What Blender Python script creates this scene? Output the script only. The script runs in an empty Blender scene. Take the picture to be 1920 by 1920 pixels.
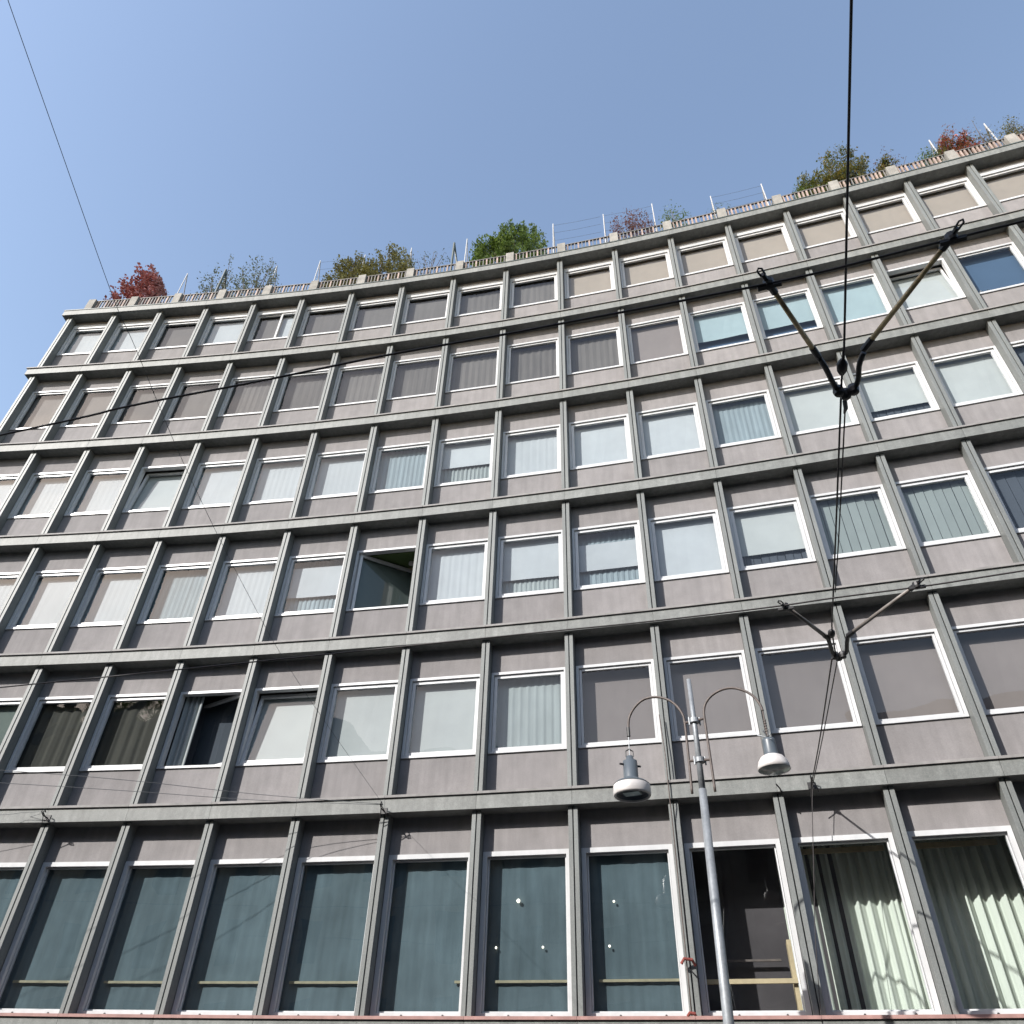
import bpy, bmesh, math, random
from mathutils import Vector, Matrix
random.seed(7)
R = math.radians
scene = bpy.context.scene
COL = scene.collection

# ------------------------------------------------------------------ camera, sky, sun, exposure
YAW, PITCH, ROLL, FPX = -0.019119, 0.692750, 0.033622, 1449.66
CZ = 1.6
def cam_axes():
    cy, sy, cp, sp, cr, sr = math.cos(YAW), math.sin(YAW), math.cos(PITCH), math.sin(PITCH), math.cos(ROLL), math.sin(ROLL)
    f = Vector((sy*cp, cy*cp, sp)); r = Vector((cy, -sy, 0)); u = r.cross(f)
    return cr*r+sr*u, -sr*r+cr*u, f
CR, CU, CF = cam_axes()
cam = bpy.data.cameras.new('camera'); cam_o = bpy.data.objects.new('camera', cam); COL.objects.link(cam_o)
cam.sensor_width = 36; cam.lens = FPX/1920*36; cam.clip_end = 3000; cam.clip_start = 0.05
M3 = Matrix((CR, CU, -CF)).transposed()
cam_o.matrix_world = Matrix.Translation((0, 0, CZ)) @ M3.to_4x4()
scene.camera = cam_o

SUN_EL, SUN_AZ = R(31.5), R(230.0)          # azimuth clockwise from +y: behind the camera, to the left
w = bpy.data.worlds.new('World'); scene.world = w; w.use_nodes = True
nt = w.node_tree; nt.nodes.clear()
sky = nt.nodes.new('ShaderNodeTexSky'); sky.sky_type = 'NISHITA'; sky.sun_disc = False
sky.sun_elevation = SUN_EL; sky.sun_rotation = SUN_AZ
sky.air_density = 1.35; sky.dust_density = 1.0; sky.ozone_density = 0.2
bg = nt.nodes.new('ShaderNodeBackground'); bg.inputs['Strength'].default_value = 0.12
wo = nt.nodes.new('ShaderNodeOutputWorld')
tint = nt.nodes.new('ShaderNodeVectorMath'); tint.operation = 'MULTIPLY'; tint.inputs[1].default_value = (1.045, 1.0, 1.01)   # white balance of the daylight
nt.links.new(sky.outputs[0], tint.inputs[0]); nt.links.new(tint.outputs[0], bg.inputs[0]); nt.links.new(bg.outputs[0], wo.inputs[0])
sun = bpy.data.lights.new('sun', 'SUN'); sun.energy = 3.35; sun.angle = R(0.55); sun.color = (1.0, 0.965, 0.92)
sun_o = bpy.data.objects.new('sun', sun); COL.objects.link(sun_o)
sd = Vector((math.sin(SUN_AZ)*math.cos(SUN_EL), math.cos(SUN_AZ)*math.cos(SUN_EL), math.sin(SUN_EL)))
sun_o.rotation_euler = sd.to_track_quat('Z', 'Y').to_euler()
scene.view_settings.view_transform = 'Standard'; scene.view_settings.look = 'None'
scene.view_settings.exposure = 1.15; scene.view_settings.gamma = 1.0
scene.render.engine = 'CYCLES'
scene.cycles.max_bounces = 8; scene.cycles.transparent_max_bounces = 16

# ------------------------------------------------------------------ plan of the curved facade (front of the fins), metres
FX = [-14.844, -13.338, -11.806, -10.25, -8.673, -7.084, -5.488, -3.887, -2.283, -0.679, 0.92, 2.508, 4.081, 5.636, 7.171, 8.684, 10.173, 11.637]
FY = [15.331, 15.186, 15.025, 14.85, 14.656, 14.44, 14.197, 13.925, 13.626, 13.3, 12.944, 12.558, 12.145, 11.712, 11.264, 10.808, 10.347, 9.883]
for _ in range(2):
    FX.append(2*FX[-1]-FX[-2]-0.02); FY.append(2*FY[-1]-FY[-2]-0.008)
NF = len(FX); NB = NF-1
P2 = [Vector((FX[i], FY[i])) for i in range(NF)]
def bay(j):
    A, B = P2[j], P2[j+1]; t = (B-A).normalized(); n = Vector((-t.y, t.x)); return A, (B-A).length, t, n
def W(j, s, d, z):
    A, L, t, n = bay(j); p = A+t*s+n*d; return Vector((p.x, p.y, z+CZ))
def ray(x, y): return (CF+CR*((x-960)/FPX)-CU*((y-960)/FPX)).normalized()
def at_z(x, y, z):                     # the point at height z above the camera seen at a photo pixel
    d = ray(x, y); d = d*(z/d.z); return Vector((d.x, d.y, z+CZ))
def at_bay(x, y, j, dep):              # same, on the plane dep metres behind the fin fronts of bay j
    A, L, t, n = bay(j); d = ray(x, y); k = (A+n*dep).dot(n)/(d.x*n.x+d.y*n.y); return Vector((d.x*k, d.y*k, d.z*k+CZ))
SOFF = [20.535, 17.650, 14.369, 11.077, 7.750, 4.460, 1.22]      # ledge soffits, from the cornice down
LH, LIP, PF, PL = 0.245, 0.043, 0.080, 0.112
ROWTOP = SOFF[:6]
ROWBOT = [SOFF[i+1]+LH+LIP for i in range(6)]
WIN = [(18.87, 20.36), (15.545, 17.165), (12.20, 13.765), (8.86, 10.465), (5.53, 7.14), (1.525, 3.846)]
WD = 0.24     # wall plane behind fin fronts

# ------------------------------------------------------------------ mesh helpers
class MB:
    def __init__(s): s.v = []; s.f = []
    def box(s, x0, x1, y0, y1, z0, z1, M=None):
        b = len(s.v)
        pts = [(x0,y0,z0),(x1,y0,z0),(x1,y1,z0),(x0,y1,z0),(x0,y0,z1),(x1,y0,z1),(x1,y1,z1),(x0,y1,z1)]
        if M: pts = [tuple(M @ Vector(p)) for p in pts]
        s.v += pts
        s.f += [(b,b+3,b+2,b+1),(b+4,b+5,b+6,b+7),(b,b+1,b+5,b+4),(b+1,b+2,b+6,b+5),(b+2,b+3,b+7,b+6),(b+3,b,b+4,b+7)]
        return s
    def frame(s, x0, x1, z0, z1, y0, y1, wl, wr, wb, wt, M=None):
        s.box(x0, x0+wl, y0, y1, z0, z1, M); s.box(x1-wr, x1, y0, y1, z0, z1, M)
        s.box(x0+wl, x1-wr, y0, y1, z0, z0+wb, M); s.box(x0+wl, x1-wr, y0, y1, z1-wt, z1, M); return s
    def quad(s, *p):
        b = len(s.v); s.v += [tuple(q) for q in p]; s.f.append(tuple(range(b, b+len(p)))); return s
    def tube(s, pts, r, n=8, cap=True):
        pts = [Vector(p) for p in pts]; rr = r if isinstance(r, (list, tuple)) else [r]*len(pts)
        b0 = len(s.v); up = None
        for i, p in enumerate(pts):
            d = (pts[min(i+1, len(pts)-1)]-pts[max(i-1, 0)]).normalized()
            if up is None: up = Vector((0,0,1)) if abs(d.z) < 0.9 else Vector((1,0,0))
            a = d.cross(up).normalized(); up = a.cross(d).normalized()
            for k in range(n):
                t = 2*math.pi*k/n; s.v.append(tuple(p+(a*math.cos(t)+up*math.sin(t))*rr[i]))
        for i in range(len(pts)-1):
            for k in range(n):
                q = b0+i*n; s.f.append((q+k, q+(k+1)%n, q+n+(k+1)%n, q+n+k))
        if cap:
            s.f.append(tuple(b0+k for k in range(n))[::-1]); q = b0+(len(pts)-1)*n; s.f.append(tuple(q+k for k in range(n)))
        return s
    def lathe(s, prof, o=(0,0,0), ax=None, n=28):
        o = Vector(o); q = Vector((0,0,1)).rotation_difference(Vector(ax).normalized()) if ax else None
        b0 = len(s.v)
        for r, z in prof:
            for k in range(n):
                t = 2*math.pi*k/n; p = Vector((r*math.cos(t), r*math.sin(t), z))
                if q: p = q @ p
                s.v.append(tuple(o+p))
        for i in range(len(prof)-1):
            for k in range(n):
                a = b0+i*n; s.f.append((a+k, a+(k+1)%n, a+n+(k+1)%n, a+n+k))
        return s
    def mesh(s, name):
        m = bpy.data.meshes.new(name); m.from_pydata(s.v, [], s.f); m.update(); return m
    def build(s, name, mat, parent=None, smooth=False, loc=None, rot=0, label=None):
        m = s.mesh(name); m.materials.append(mat)
        if smooth:
            for p in m.polygons: p.use_smooth = True
        return link(name, m, parent, loc, rot, label)
def link(name, m, parent=None, loc=None, rot=0, label=None):
    o = bpy.data.objects.new(name, m); COL.objects.link(o)
    if parent: o.parent = parent
    if loc is not None: o.location = loc
    if rot: o.rotation_euler = (0, 0, rot)
    if label: o['label'] = label
    return o
def tag(o, label, cat, group=None):
    o['label'] = label; o['category'] = cat
    if group: o['group'] = group
    return o
def thing(name, loc, label, cat, group=None):
    o = bpy.data.objects.new(name, None); COL.objects.link(o); o.location = loc; o.empty_display_size = 0.2
    return tag(o, label, cat, group)

# ------------------------------------------------------------------ materials
def mat(name, col, rough=0.7, metal=0.0, noise=None, bump=0.0, rand=0.0, streak=0.0, spec=0.5, speck=None, bumpscale=60):
    m = bpy.data.materials.new(name); m.use_nodes = True; t = m.node_tree; N = t.nodes; Lk = t.links
    b = N['Principled BSDF']; b.inputs['Roughness'].default_value = rough; b.inputs['Metallic'].default_value = metal
    b.inputs['Specular IOR Level'].default_value = spec
    tc = N.new('ShaderNodeTexCoord'); oi = N.new('ShaderNodeObjectInfo')
    add = N.new('ShaderNodeVectorMath'); add.operation = 'MULTIPLY_ADD'
    Lk.new(oi.outputs['Random'], add.inputs[0]); add.inputs[1].default_value = (37, 17, 23); Lk.new(tc.outputs['Object'], add.inputs[2])
    cur = None
    rgb = N.new('ShaderNodeRGB'); rgb.outputs[0].default_value = (*col, 1); cur = rgb.outputs[0]
    def mul(src, fac_out, lo, hi):
        mr = N.new('ShaderNodeMapRange'); Lk.new(fac_out, mr.inputs[0]); mr.inputs[1].default_value = 0.3; mr.inputs[2].default_value = 0.7
        mr.inputs[3].default_value = lo; mr.inputs[4].default_value = hi
        vm = N.new('ShaderNodeVectorMath'); vm.operation = 'SCALE'; Lk.new(src, vm.inputs[0]); Lk.new(mr.outputs[0], vm.inputs['Scale']); return vm.outputs[0]
    if noise:
        for sc, amp in noise:
            nz = N.new('ShaderNodeTexNoise'); nz.inputs['Scale'].default_value = sc; nz.inputs['Detail'].default_value = 5; Lk.new(add.outputs[0], nz.inputs[0])
            cur = mul(cur, nz.outputs[0], 1-amp, 1+amp)
    if speck:
        sc, colb, fac = speck
        nz = N.new('ShaderNodeTexNoise'); nz.inputs['Scale'].default_value = sc; nz.inputs['Detail'].default_value = 3; Lk.new(add.outputs[0], nz.inputs[0])
        mr = N.new('ShaderNodeMapRange'); Lk.new(nz.outputs[0], mr.inputs[0]); mr.inputs[1].default_value = 0.45; mr.inputs[2].default_value = 0.65; mr.inputs[4].default_value = fac
        mx = N.new('ShaderNodeMix'); mx.data_type = 'RGBA'; Lk.new(mr.outputs[0], mx.inputs[0]); Lk.new(cur, mx.inputs[6]); mx.inputs[7].default_value = (*colb, 1); cur = mx.outputs[2]
    if streak:
        mp = N.new('ShaderNodeMapping'); mp.inputs['Scale'].default_value = (9, 9, 0.9); Lk.new(add.outputs[0], mp.inputs[0])
        nz = N.new('ShaderNodeTexNoise'); nz.inputs['Scale'].default_value = 1.0; nz.inputs['Detail'].default_value = 4; Lk.new(mp.outputs[0], nz.inputs[0])
        cur = mul(cur, nz.outputs[0], 1-streak, 1+streak)
    if rand:
        mr = N.new('ShaderNodeMapRange'); Lk.new(oi.outputs['Random'], mr.inputs[0]); mr.inputs[3].default_value = 1-rand; mr.inputs[4].default_value = 1+rand
        vm = N.new('ShaderNodeVectorMath'); vm.operation = 'SCALE'; Lk.new(cur, vm.inputs[0]); Lk.new(mr.outputs[0], vm.inputs['Scale']); cur = vm.outputs[0]
    Lk.new(cur, b.inputs['Base Color'])
    if bump:
        nz = N.new('ShaderNodeTexNoise'); nz.inputs['Scale'].default_value = bumpscale; nz.inputs['Detail'].default_value = 6; Lk.new(add.outputs[0], nz.inputs[0])
        bp = N.new('ShaderNodeBump'); bp.inputs['Strength'].default_value = bump; bp.inputs['Distance'].default_value = 0.01
        Lk.new(nz.outputs[0], bp.inputs['Height']); Lk.new(bp.outputs[0], b.inputs['Normal'])
    return m
M = {}
M['granite'] = mat('grey_green_granite', (0.166, 0.170, 0.161), 0.6, noise=((2.2, 0.10), (13, 0.12), (40, 0.10)), rand=0.07, streak=0.17, bump=0.15, speck=(70, (0.105, 0.12, 0.112), 0.5))
M['fin'] = mat('green_stone_slab', (0.148, 0.155, 0.150), 0.55, noise=((1.6, 0.09), (45, 0.10)), rand=0.07, streak=0.08, bump=0.12, speck=(60, (0.10, 0.115, 0.108), 0.45))
M['lip'] = mat('pale_coping_stone', (0.20, 0.19, 0.183), 0.7, noise=((3, 0.12),), rand=0.05, streak=0.12, bump=0.1)
M['lowlip'] = mat('reddish_coping_stone', (0.30, 0.17, 0.15), 0.7, noise=((3, 0.15),), streak=0.12)
M['panel'] = mat('pinkish_concrete_panel', (0.190, 0.179, 0.178), 0.85, noise=((1.3, 0.08), (5, 0.06), (60, 0.07)), rand=0.07, streak=0.09, bump=0.12)
M['joint'] = mat('dark_joint', (0.05, 0.05, 0.05), 0.9)
M['alu'] = mat('white_aluminium', (0.47, 0.475, 0.48), 0.35, noise=((1.5, 0.06), (7, 0.04)), rand=0.06, streak=0.06)
M['room'] = mat('room_wall', (0.16, 0.15, 0.14), 0.9, noise=((1, 0.2),))
M['concrete'] = mat('weathered_concrete', (0.235, 0.225, 0.205), 0.85, noise=((5, 0.2), (40, 0.12)), rand=0.1, bump=0.2)
M['rail'] = mat('railing_iron', (0.16, 0.15, 0.14), 0.6, noise=((20, 0.2),))
M['slatred'] = mat('balustrade_slat', (0.27, 0.205, 0.175), 0.7, noise=((9, 0.25),), rand=0.2)
M['whitepost'] = mat('white_painted_steel', (0.42, 0.42, 0.42), 0.5)
M['darkpost'] = mat('dark_painted_steel', (0.05, 0.065, 0.06), 0.5)
M['galv'] = mat('galvanised_steel', (0.235, 0.25, 0.265), 0.5, metal=0.3, noise=((1.2, 0.10), (5, 0.14), (30, 0.12)), streak=0.15, bump=0.05)
M['rust'] = mat('brown_painted_iron', (0.085, 0.066, 0.058), 0.55, noise=((15, 0.3),))
M['lampgrey'] = mat('lamp_housing_grey', (0.075, 0.09, 0.105), 0.4, noise=((8, 0.1),))
M['lampwhite'] = mat('lamp_white_ring', (0.50, 0.475, 0.46), 0.45, noise=((3, 0.08), (12, 0.08)))
M['lens'] = mat('lamp_lens', (0.42, 0.45, 0.42), 0.15, noise=((12, 0.2),))
M['dark'] = mat('black_iron', (0.018, 0.017, 0.018), 0.5, noise=((30, 0.3),))
M['cable'] = mat('steel_cable', (0.03, 0.025, 0.025), 0.6)
M['thincable'] = mat('thin_grey_cable', (0.09, 0.095, 0.10), 0.6)
M['rod'] = mat('fibreglass_rod', (0.50, 0.37, 0.19), 0.45, noise=((9, 0.35), (40, 0.2)))
M['rod2'] = mat('grey_fibreglass_rod', (0.16, 0.14, 0.125), 0.5, noise=((9, 0.3),))
M['bracket'] = mat('red_iron_bracket', (0.20, 0.045, 0.035), 0.6, noise=((20, 0.3),))
M['asphalt'] = mat('asphalt', (0.05, 0.05, 0.052), 0.9, noise=((0.6, 0.2), (30, 0.2)), bump=0.3)
M['paving'] = mat('stone_paving', (0.12, 0.118, 0.112), 0.8, noise=((1.2, 0.15), (20, 0.1)))
M['plaster'] = mat('ochre_plaster', (0.33, 0.28, 0.21), 0.9, noise=((0.5, 0.1),))
M['shopdark'] = mat('shop_glass_dark', (0.02, 0.025, 0.03), 0.1)
M['wood'] = mat('pale_wood', (0.42, 0.33, 0.20), 0.6, noise=((8, 0.15),))
M['green'] = mat('green_ceiling', (0.06, 0.10, 0.03), 0.7, noise=((1, 0.2),))
M['bulb'] = mat('frosted_lamp_glass', (0.75, 0.72, 0.68), 0.3)

def glass(name, tint, refl, rough=0.0, wob=0.02):
    m = bpy.data.materials.new(name); m.use_nodes = True; t = m.node_tree; N = t.nodes; N.clear(); Lk = t.links
    o = N.new('ShaderNodeOutputMaterial'); mx = N.new('ShaderNodeMixShader'); tr = N.new('ShaderNodeBsdfTransparent'); gl = N.new('ShaderNodeBsdfGlossy')
    tr.inputs[0].default_value = (*tint, 1); gl.inputs['Roughness'].default_value = rough; gl.inputs[0].default_value = (1, 1, 1, 1)
    fr = N.new('ShaderNodeFresnel'); ge = N.new('ShaderNodeNewGeometry'); io = N.new('ShaderNodeMapRange')
    io.inputs[3].default_value = 1.5; io.inputs[4].default_value = 1/1.5; Lk.new(ge.outputs['Backfacing'], io.inputs[0]); Lk.new(io.outputs[0], fr.inputs[0])
    mu = N.new('ShaderNodeMath'); mu.operation = 'MULTIPLY'; mu.inputs[1].default_value = refl; mu.use_clamp = True
    tc = N.new('ShaderNodeTexCoord'); oi = N.new('ShaderNodeObjectInfo'); ad = N.new('ShaderNodeVectorMath'); ad.operation = 'MULTIPLY_ADD'
    Lk.new(oi.outputs['Random'], ad.inputs[0]); ad.inputs[1].default_value = (31, 31, 31); Lk.new(tc.outputs['Object'], ad.inputs[2])
    nz = N.new('ShaderNodeTexNoise'); nz.inputs['Scale'].default_value = 0.9; nz.inputs['Detail'].default_value = 1; Lk.new(ad.outputs[0], nz.inputs[0])
    bp = N.new('ShaderNodeBump'); bp.inputs['Strength'].default_value = 1; bp.inputs['Distance'].default_value = wob; Lk.new(nz.outputs[0], bp.inputs['Height'])
    Lk.new(bp.outputs[0], gl.inputs['Normal']); Lk.new(fr.outputs[0], mu.inputs[0]); Lk.new(mu.outputs[0], mx.inputs[0])
    Lk.new(tr.outputs[0], mx.inputs[1]); Lk.new(gl.outputs[0], mx.inputs[2]); Lk.new(mx.outputs[0], o.inputs[0]); return m
M['glass'] = glass('window_glass', (0.88, 0.92, 0.93), 0.85)
M['glass_blue'] = glass('blue_tinted_glass', (0.68, 0.755, 0.79), 1.7, wob=0.006)
def fabric(name, col, **k):
    a = dict(rough=0.9, noise=((0.8, 0.05), (3.5, 0.03)), rand=0.04, spec=0.2); a.update(k); return mat(name, col, **a)
F = {
 'white': fabric('white_roller_blind', (0.355, 0.365, 0.38)),
 'cream': fabric('cream_roller_blind', (0.345, 0.352, 0.348)),
 'sky': fabric('pale_blue_blind', (0.255, 0.315, 0.335)),
 'beige': fabric('beige_screen_blind', (0.29, 0.24, 0.2)),
 'brown': fabric('grey_brown_blind', (0.112, 0.1, 0.094), streak=0.10, rand=0.12),
 'umber': fabric('dark_brown_blind', (0.042, 0.04, 0.034), streak=0.12),
 'mesh': fabric('brown_mesh_blind', (0.178, 0.15, 0.142), rand=0.08),
 'curt': fabric('grey_net_curtain', (0.24, 0.26, 0.26), streak=0.08),
 'bluecurt': fabric('blue_grey_net_curtain', (0.2, 0.235, 0.255), streak=0.12),
 'slat': fabric('grey_vertical_slat', (0.19, 0.21, 0.205)),
 'slatd': fabric('dark_slat_and_dim_room', (0.055, 0.062, 0.075)),
 'slate': fabric('slate_blue_film_blind', (0.14, 0.168, 0.176), streak=0.12, noise=((0.9, 0.16), (4, 0.06)), rand=0.12),
 'drape': fabric('ivory_drape', (0.5, 0.525, 0.46)),
 'shade': fabric('dark_room_depth_sheet', (0.062, 0.055, 0.058), noise=((0.9, 0.25), (3, 0.1))),
 'deep': fabric('deep_blue_backing', (0.048, 0.083, 0.14)),
 'green': fabric('green_grey_blind', (0.11, 0.13, 0.118)),
}
def leafmat(name, c1, c2):
    m = bpy.data.materials.new(name); m.use_nodes = True; t = m.node_tree; N = t.nodes; b = N['Principled BSDF']
    g = N.new('ShaderNodeNewGeometry'); r = N.new('ShaderNodeValToRGB'); r.color_ramp.elements[0].color = (*c1, 1); r.color_ramp.elements[1].color = (*c2, 1)
    t.links.new(g.outputs['Random Per Island'], r.inputs[0]); t.links.new(r.outputs[0], b.inputs['Base Color']); b.inputs['Roughness'].default_value = 0.6
    b.inputs['Subsurface Weight'].default_value = 0.0
    return m
LM = {'red': leafmat('red_leaves', (0.225, 0.075, 0.069), (0.5, 0.225, 0.2)), 'green': leafmat('green_leaves', (0.106, 0.163, 0.044), (0.338, 0.413, 0.138)),
      'olive': leafmat('olive_leaves', (0.138, 0.131, 0.05), (0.388, 0.362, 0.15)), 'grey': leafmat('grey_green_leaves', (0.138, 0.15, 0.1), (0.312, 0.338, 0.225)),
      'purple': leafmat('purple_brown_leaves', (0.2, 0.112, 0.112), (0.413, 0.225, 0.188)), 'pink': leafmat('pink_red_flowers', (0.188, 0.237, 0.088), (0.575, 0.188, 0.188)),
      'rusty': leafmat('rust_tinged_leaves', (0.112, 0.175, 0.044), (0.425, 0.338, 0.15)),
      'bark': mat('bark', (0.09, 0.07, 0.055), 0.9)}

# ------------------------------------------------------------------ ground
def plane_xy(name, pts, z, m):
    b = MB(); b.quad(*[(x, y, z) for x, y in pts]); o = b.build(name, m); o['kind'] = 'structure'; return o
plane_xy('road', [(-900, -900), (900, -900), (900, 900), (-900, 900)], 0.0, M['asphalt'])
b = MB()
for j in range(NB):
    a0, a1 = W(j, 0, -3.2, 0), W(j+1 if j+1 < NB else j, 0 if j+1 < NB else bay(j)[1], -3.2, 0)
    c0, c1 = W(j, 0, 0.3, 0), W(j+1 if j+1 < NB else j, 0 if j+1 < NB else bay(j)[1], 0.3, 0)
    z = 0.13
    b.quad((a0.x, a0.y, z), (a1.x, a1.y, z), (c1.x, c1.y, z), (c0.x, c0.y, z)); b.quad((a0.x, a0.y, 0), (a1.x, a1.y, 0), (a1.x, a1.y, z), (a0.x, a0.y, z))
o = b.build('pavement', M['paving']); o['kind'] = 'structure'

# ------------------------------------------------------------------ the curved office building
BL = thing('office_building', (P2[9].x, P2[9].y, 0), 'long concave grey office building with stone fins, ledges and six rows of white framed windows', 'building')
BO = Vector(BL.location)
def bl_loc(j):
    A, L, t, n = bay(j); return Vector((A.x, A.y, CZ))-BO, math.atan2(t.y, t.x), L
# body: floor slabs, back wall, roof
def band(name, d0, d1, z0, z1, m, j0=0, j1=NB, ext=0.0, label=None):
    bm_ = MB()
    for j in range(j0, j1):
        A, L, t, n = bay(j)
        s0 = -ext if j == j0 else 0; s1 = L
        def pt(jj, s, d, z): return W(jj, s, d, z)-BO
        # mitre at the fins
        def corner(jf, d, z, e=0):
            if jf <= j0: return pt(j0, -e, d, z)
            if jf >= j1: return pt(j1-1, bay(j1-1)[1], d, z)
            a = bay(jf-1)[3]; c = bay(jf)[3]; nn = (a+c).normalized(); k = d/nn.dot(c)
            p = P2[jf]+nn*k; return Vector((p.x, p.y, z+CZ))-BO
        p = [corner(j, d0, z0, ext), corner(j+1, d0, z0), corner(j+1, d1, z0), corner(j, d1, z0, ext), corner(j, d0, z1, ext), corner(j+1, d0, z1), corner(j+1, d1, z1), corner(j, d1, z1, ext)]
        k = len(bm_.v); bm_.v += [tuple(q) for q in p]
        fs = [(k,k+3,k+2,k+1),(k+4,k+5,k+6,k+7),(k,k+1,k+5,k+4),(k+2,k+3,k+7,k+6)]
        if j == j0: fs.append((k+3,k,k+4,k+7))
        if j == j1-1: fs.append((k+1,k+2,k+6,k+5))
        bm_.f += fs
    return bm_.build(name, m, BL, label=label)
for i in range(7):
    top = (SOFF[i]+(0.24 if i == 0 else LH))
    band('floor_slab', -0.02, 7.0, SOFF[i]+0.012, top-0.012, M['granite'] if i == 0 else M['room'])
band('back_wall', 7.01, 7.2, -1.6, 20.6, M['plaster'])
band('inner_wall', 2.4, 2.5, 1.3, 20.5, M['room'])
band('ground_floor_wall', 0.35, 0.55, -1.6, 1.20, M['granite'])
# flank wall closing the left end
fm = MB(); fm.box(-0.16, -0.06, 0.30, 7.0, -1.6, 20.5); fm.build('flank_wall', M['panel'], BL, loc=bl_loc(0)[0], rot=bl_loc(0)[1])

# fins: two stone slabs with a dark joint between them, per storey
fin_mesh = {}
def fin_slab(r):
    if r not in fin_mesh:
        h0, h1 = ROWBOT[r]+0.002, ROWTOP[r]-0.002
        bm_ = bmesh.new(); bmesh.ops.create_cube(bm_, size=1)
        bmesh.ops.scale(bm_, vec=(0.071, WD+0.05, h1-h0), verts=bm_.verts); bmesh.ops.translate(bm_, vec=(0, (WD+0.05)/2, (h0+h1)/2), verts=bm_.verts)
        bmesh.ops.bevel(bm_, geom=bm_.edges[:], offset=0.004, segments=1, affect='EDGES')
        m = bpy.data.meshes.new('fin_slab'); bm_.to_mesh(m); m.materials.append(M['fin']); 
        jm = MB(); jm.box(-0.0095, 0.0095, 0.03, WD+0.04, h0, h1); j_ = jm.mesh('fin_joint'); j_.materials.append(M['joint'])
        fin_mesh[r] = (m, j_)
    return fin_mesh[r]
for jf in range(NF):
    a = bay(max(jf-1, 0))[2]; c = bay(min(jf, NB-1))[2]; t = (a+c).normalized() if jf else c
    n = Vector((-t.y, t.x)); rot = math.atan2(t.y, t.x)
    for r in range(6):
        m, jm = fin_slab(r)
        for k, sx in enumerate((-0.0445, 0.0445)):
            p = P2[jf]+t*sx; o = link('fin_slab', m, BL, Vector((p.x, p.y, CZ))-BO, rot)
        link('fin_joint', jm, BL, Vector((P2[jf].x, P2[jf].y, CZ))-BO, rot)
# ledges
for i in range(7):
    for j in range(NB):
        loc, rot, L = bl_loc(j); x0 = -0.24 if j == 0 else 0.003; x1 = L-0.003
        if i == 0:
            MB().box(x0, x1, -0.11, 0.35, SOFF[0], SOFF[0]+0.223).build('cornice_block', M['granite'], BL, loc=loc, rot=rot)
            MB().box(x0-(0.012 if j == 0 else 0), x1, -0.125, 0.9, SOFF[0]+0.225, SOFF[0]+0.262).build('cornice_flashing', M['darkpost'], BL, loc=loc, rot=rot)
        else:
            MB().box(x0, x1, -PF, WD+0.1, SOFF[i], SOFF[i]+LH-0.001).build('ledge_block', M['granite'], BL, loc=loc, rot=rot)
            MB().box(x0-(0.03 if j == 0 else 0), x1, -PL, WD+0.02, SOFF[i]+LH+0.001, SOFF[i]+LH+LIP).build('ledge_coping', M['lowlip'] if i == 6 else M['lip'], BL, loc=loc, rot=rot)
# spandrel panels
for r in range(6):
    for j in range(NB):
        loc, rot, L = bl_loc(j); w0, w1 = WIN[r]
        if w0-0.01 > ROWBOT[r]+0.06:
            MB().box(0.082, L-0.082, WD, WD+0.18, ROWBOT[r]-0.02, w0-0.008).build('spandrel_panel', M['panel'], BL, loc=loc, rot=rot)
        MB().box(0.082, L-0.082, WD, WD+0.18, w1+0.008, ROWTOP[r]+0.01).build('spandrel_panel', M['panel'], BL, loc=loc, rot=rot)

# ------------------------------------------------------------------ windows
def wave_sheet(x0, x1, y, z0, z1, amp, per, seed, nz=2, hem=0.0):
    rnd = random.Random(seed); ph = rnd.random()*6; n = max(12, int((x1-x0)/per*10)); b = MB(); rows = []
    ks = [rnd.uniform(0.7, 1.3) for _ in range(5)]
    for k in range(n+1):
        u = k/n; x = x0+(x1-x0)*u
        a = amp*(math.sin(2*math.pi*u*(x1-x0)/per+ph+0.9*math.sin(5*u*ks[0]+ph))*ks[1]+0.35*math.sin(2*math.pi*u*(x1-x0)/per*2.3*ks[2]))
        rows.append((x, y+a))
    for (xa, ya) in rows:
        b.v += [(xa, ya, z0), (xa, ya, z1)]
    for k in range(n): b.f.append((2*k, 2*k+2, 2*k+3, 2*k+1))
    return b
R1 = ['white','white2','brown','white3','split','brown','brown','brown','browncurt','browncurt','beige','beige','beige','beige','beige','beige','beige','beige','beige']
R2 = ['brown','brown','brown','brown','browncurt','browncurt','browncurt','browncurt','browncurt','browncurt','browncurt','greyb','skylow','skylow','sky','tiltwhite','skyopen','sky','sky']
R3 = ['white','curt','curt','tiltwhite','white','curt','curt','bluecurt','halfwhite','curt','white','white','bluecurt','cream','whitelow','cream','slatd','cream','cream']
R4 = ['white','curt','white','curt','bluecurt','curt','midwhite','openleft','curt','halfwhite','midwhite','white','whitelow','slat','slat','slatd','slat','slat','slat']
R5 = ['green','green','greylt','umber','umber','room','tiltwhite','cream','cream','curtpale','mesh','mesh','mesh','mesh','mesh','mesh','mesh','mesh','mesh']
R6 = ['slate']*11+['shelf','drape','drape','slate','slate','slate','slate','slate']
TYPES = [R1, R2, R3, R4, R5, R6]
WLAB = {'tiltwhite': 'window tilted open at the top over a white blind', 'openleft': 'sash swung inward showing a green room', 'room': 'window showing a dim room beside a narrow curtain',
        'drape': 'tall window with ivory drapes hanging in folds', 'shelf': 'tall dark window with pale wooden shelves inside', 'skyopen': 'bare window with the blue sky reflection painted on a sheet behind',
        'split': 'sliding window half brown and half white', 'slatd': 'window with dark vertical slats', 'slat': 'window with grey vertical slat blinds'}
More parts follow.
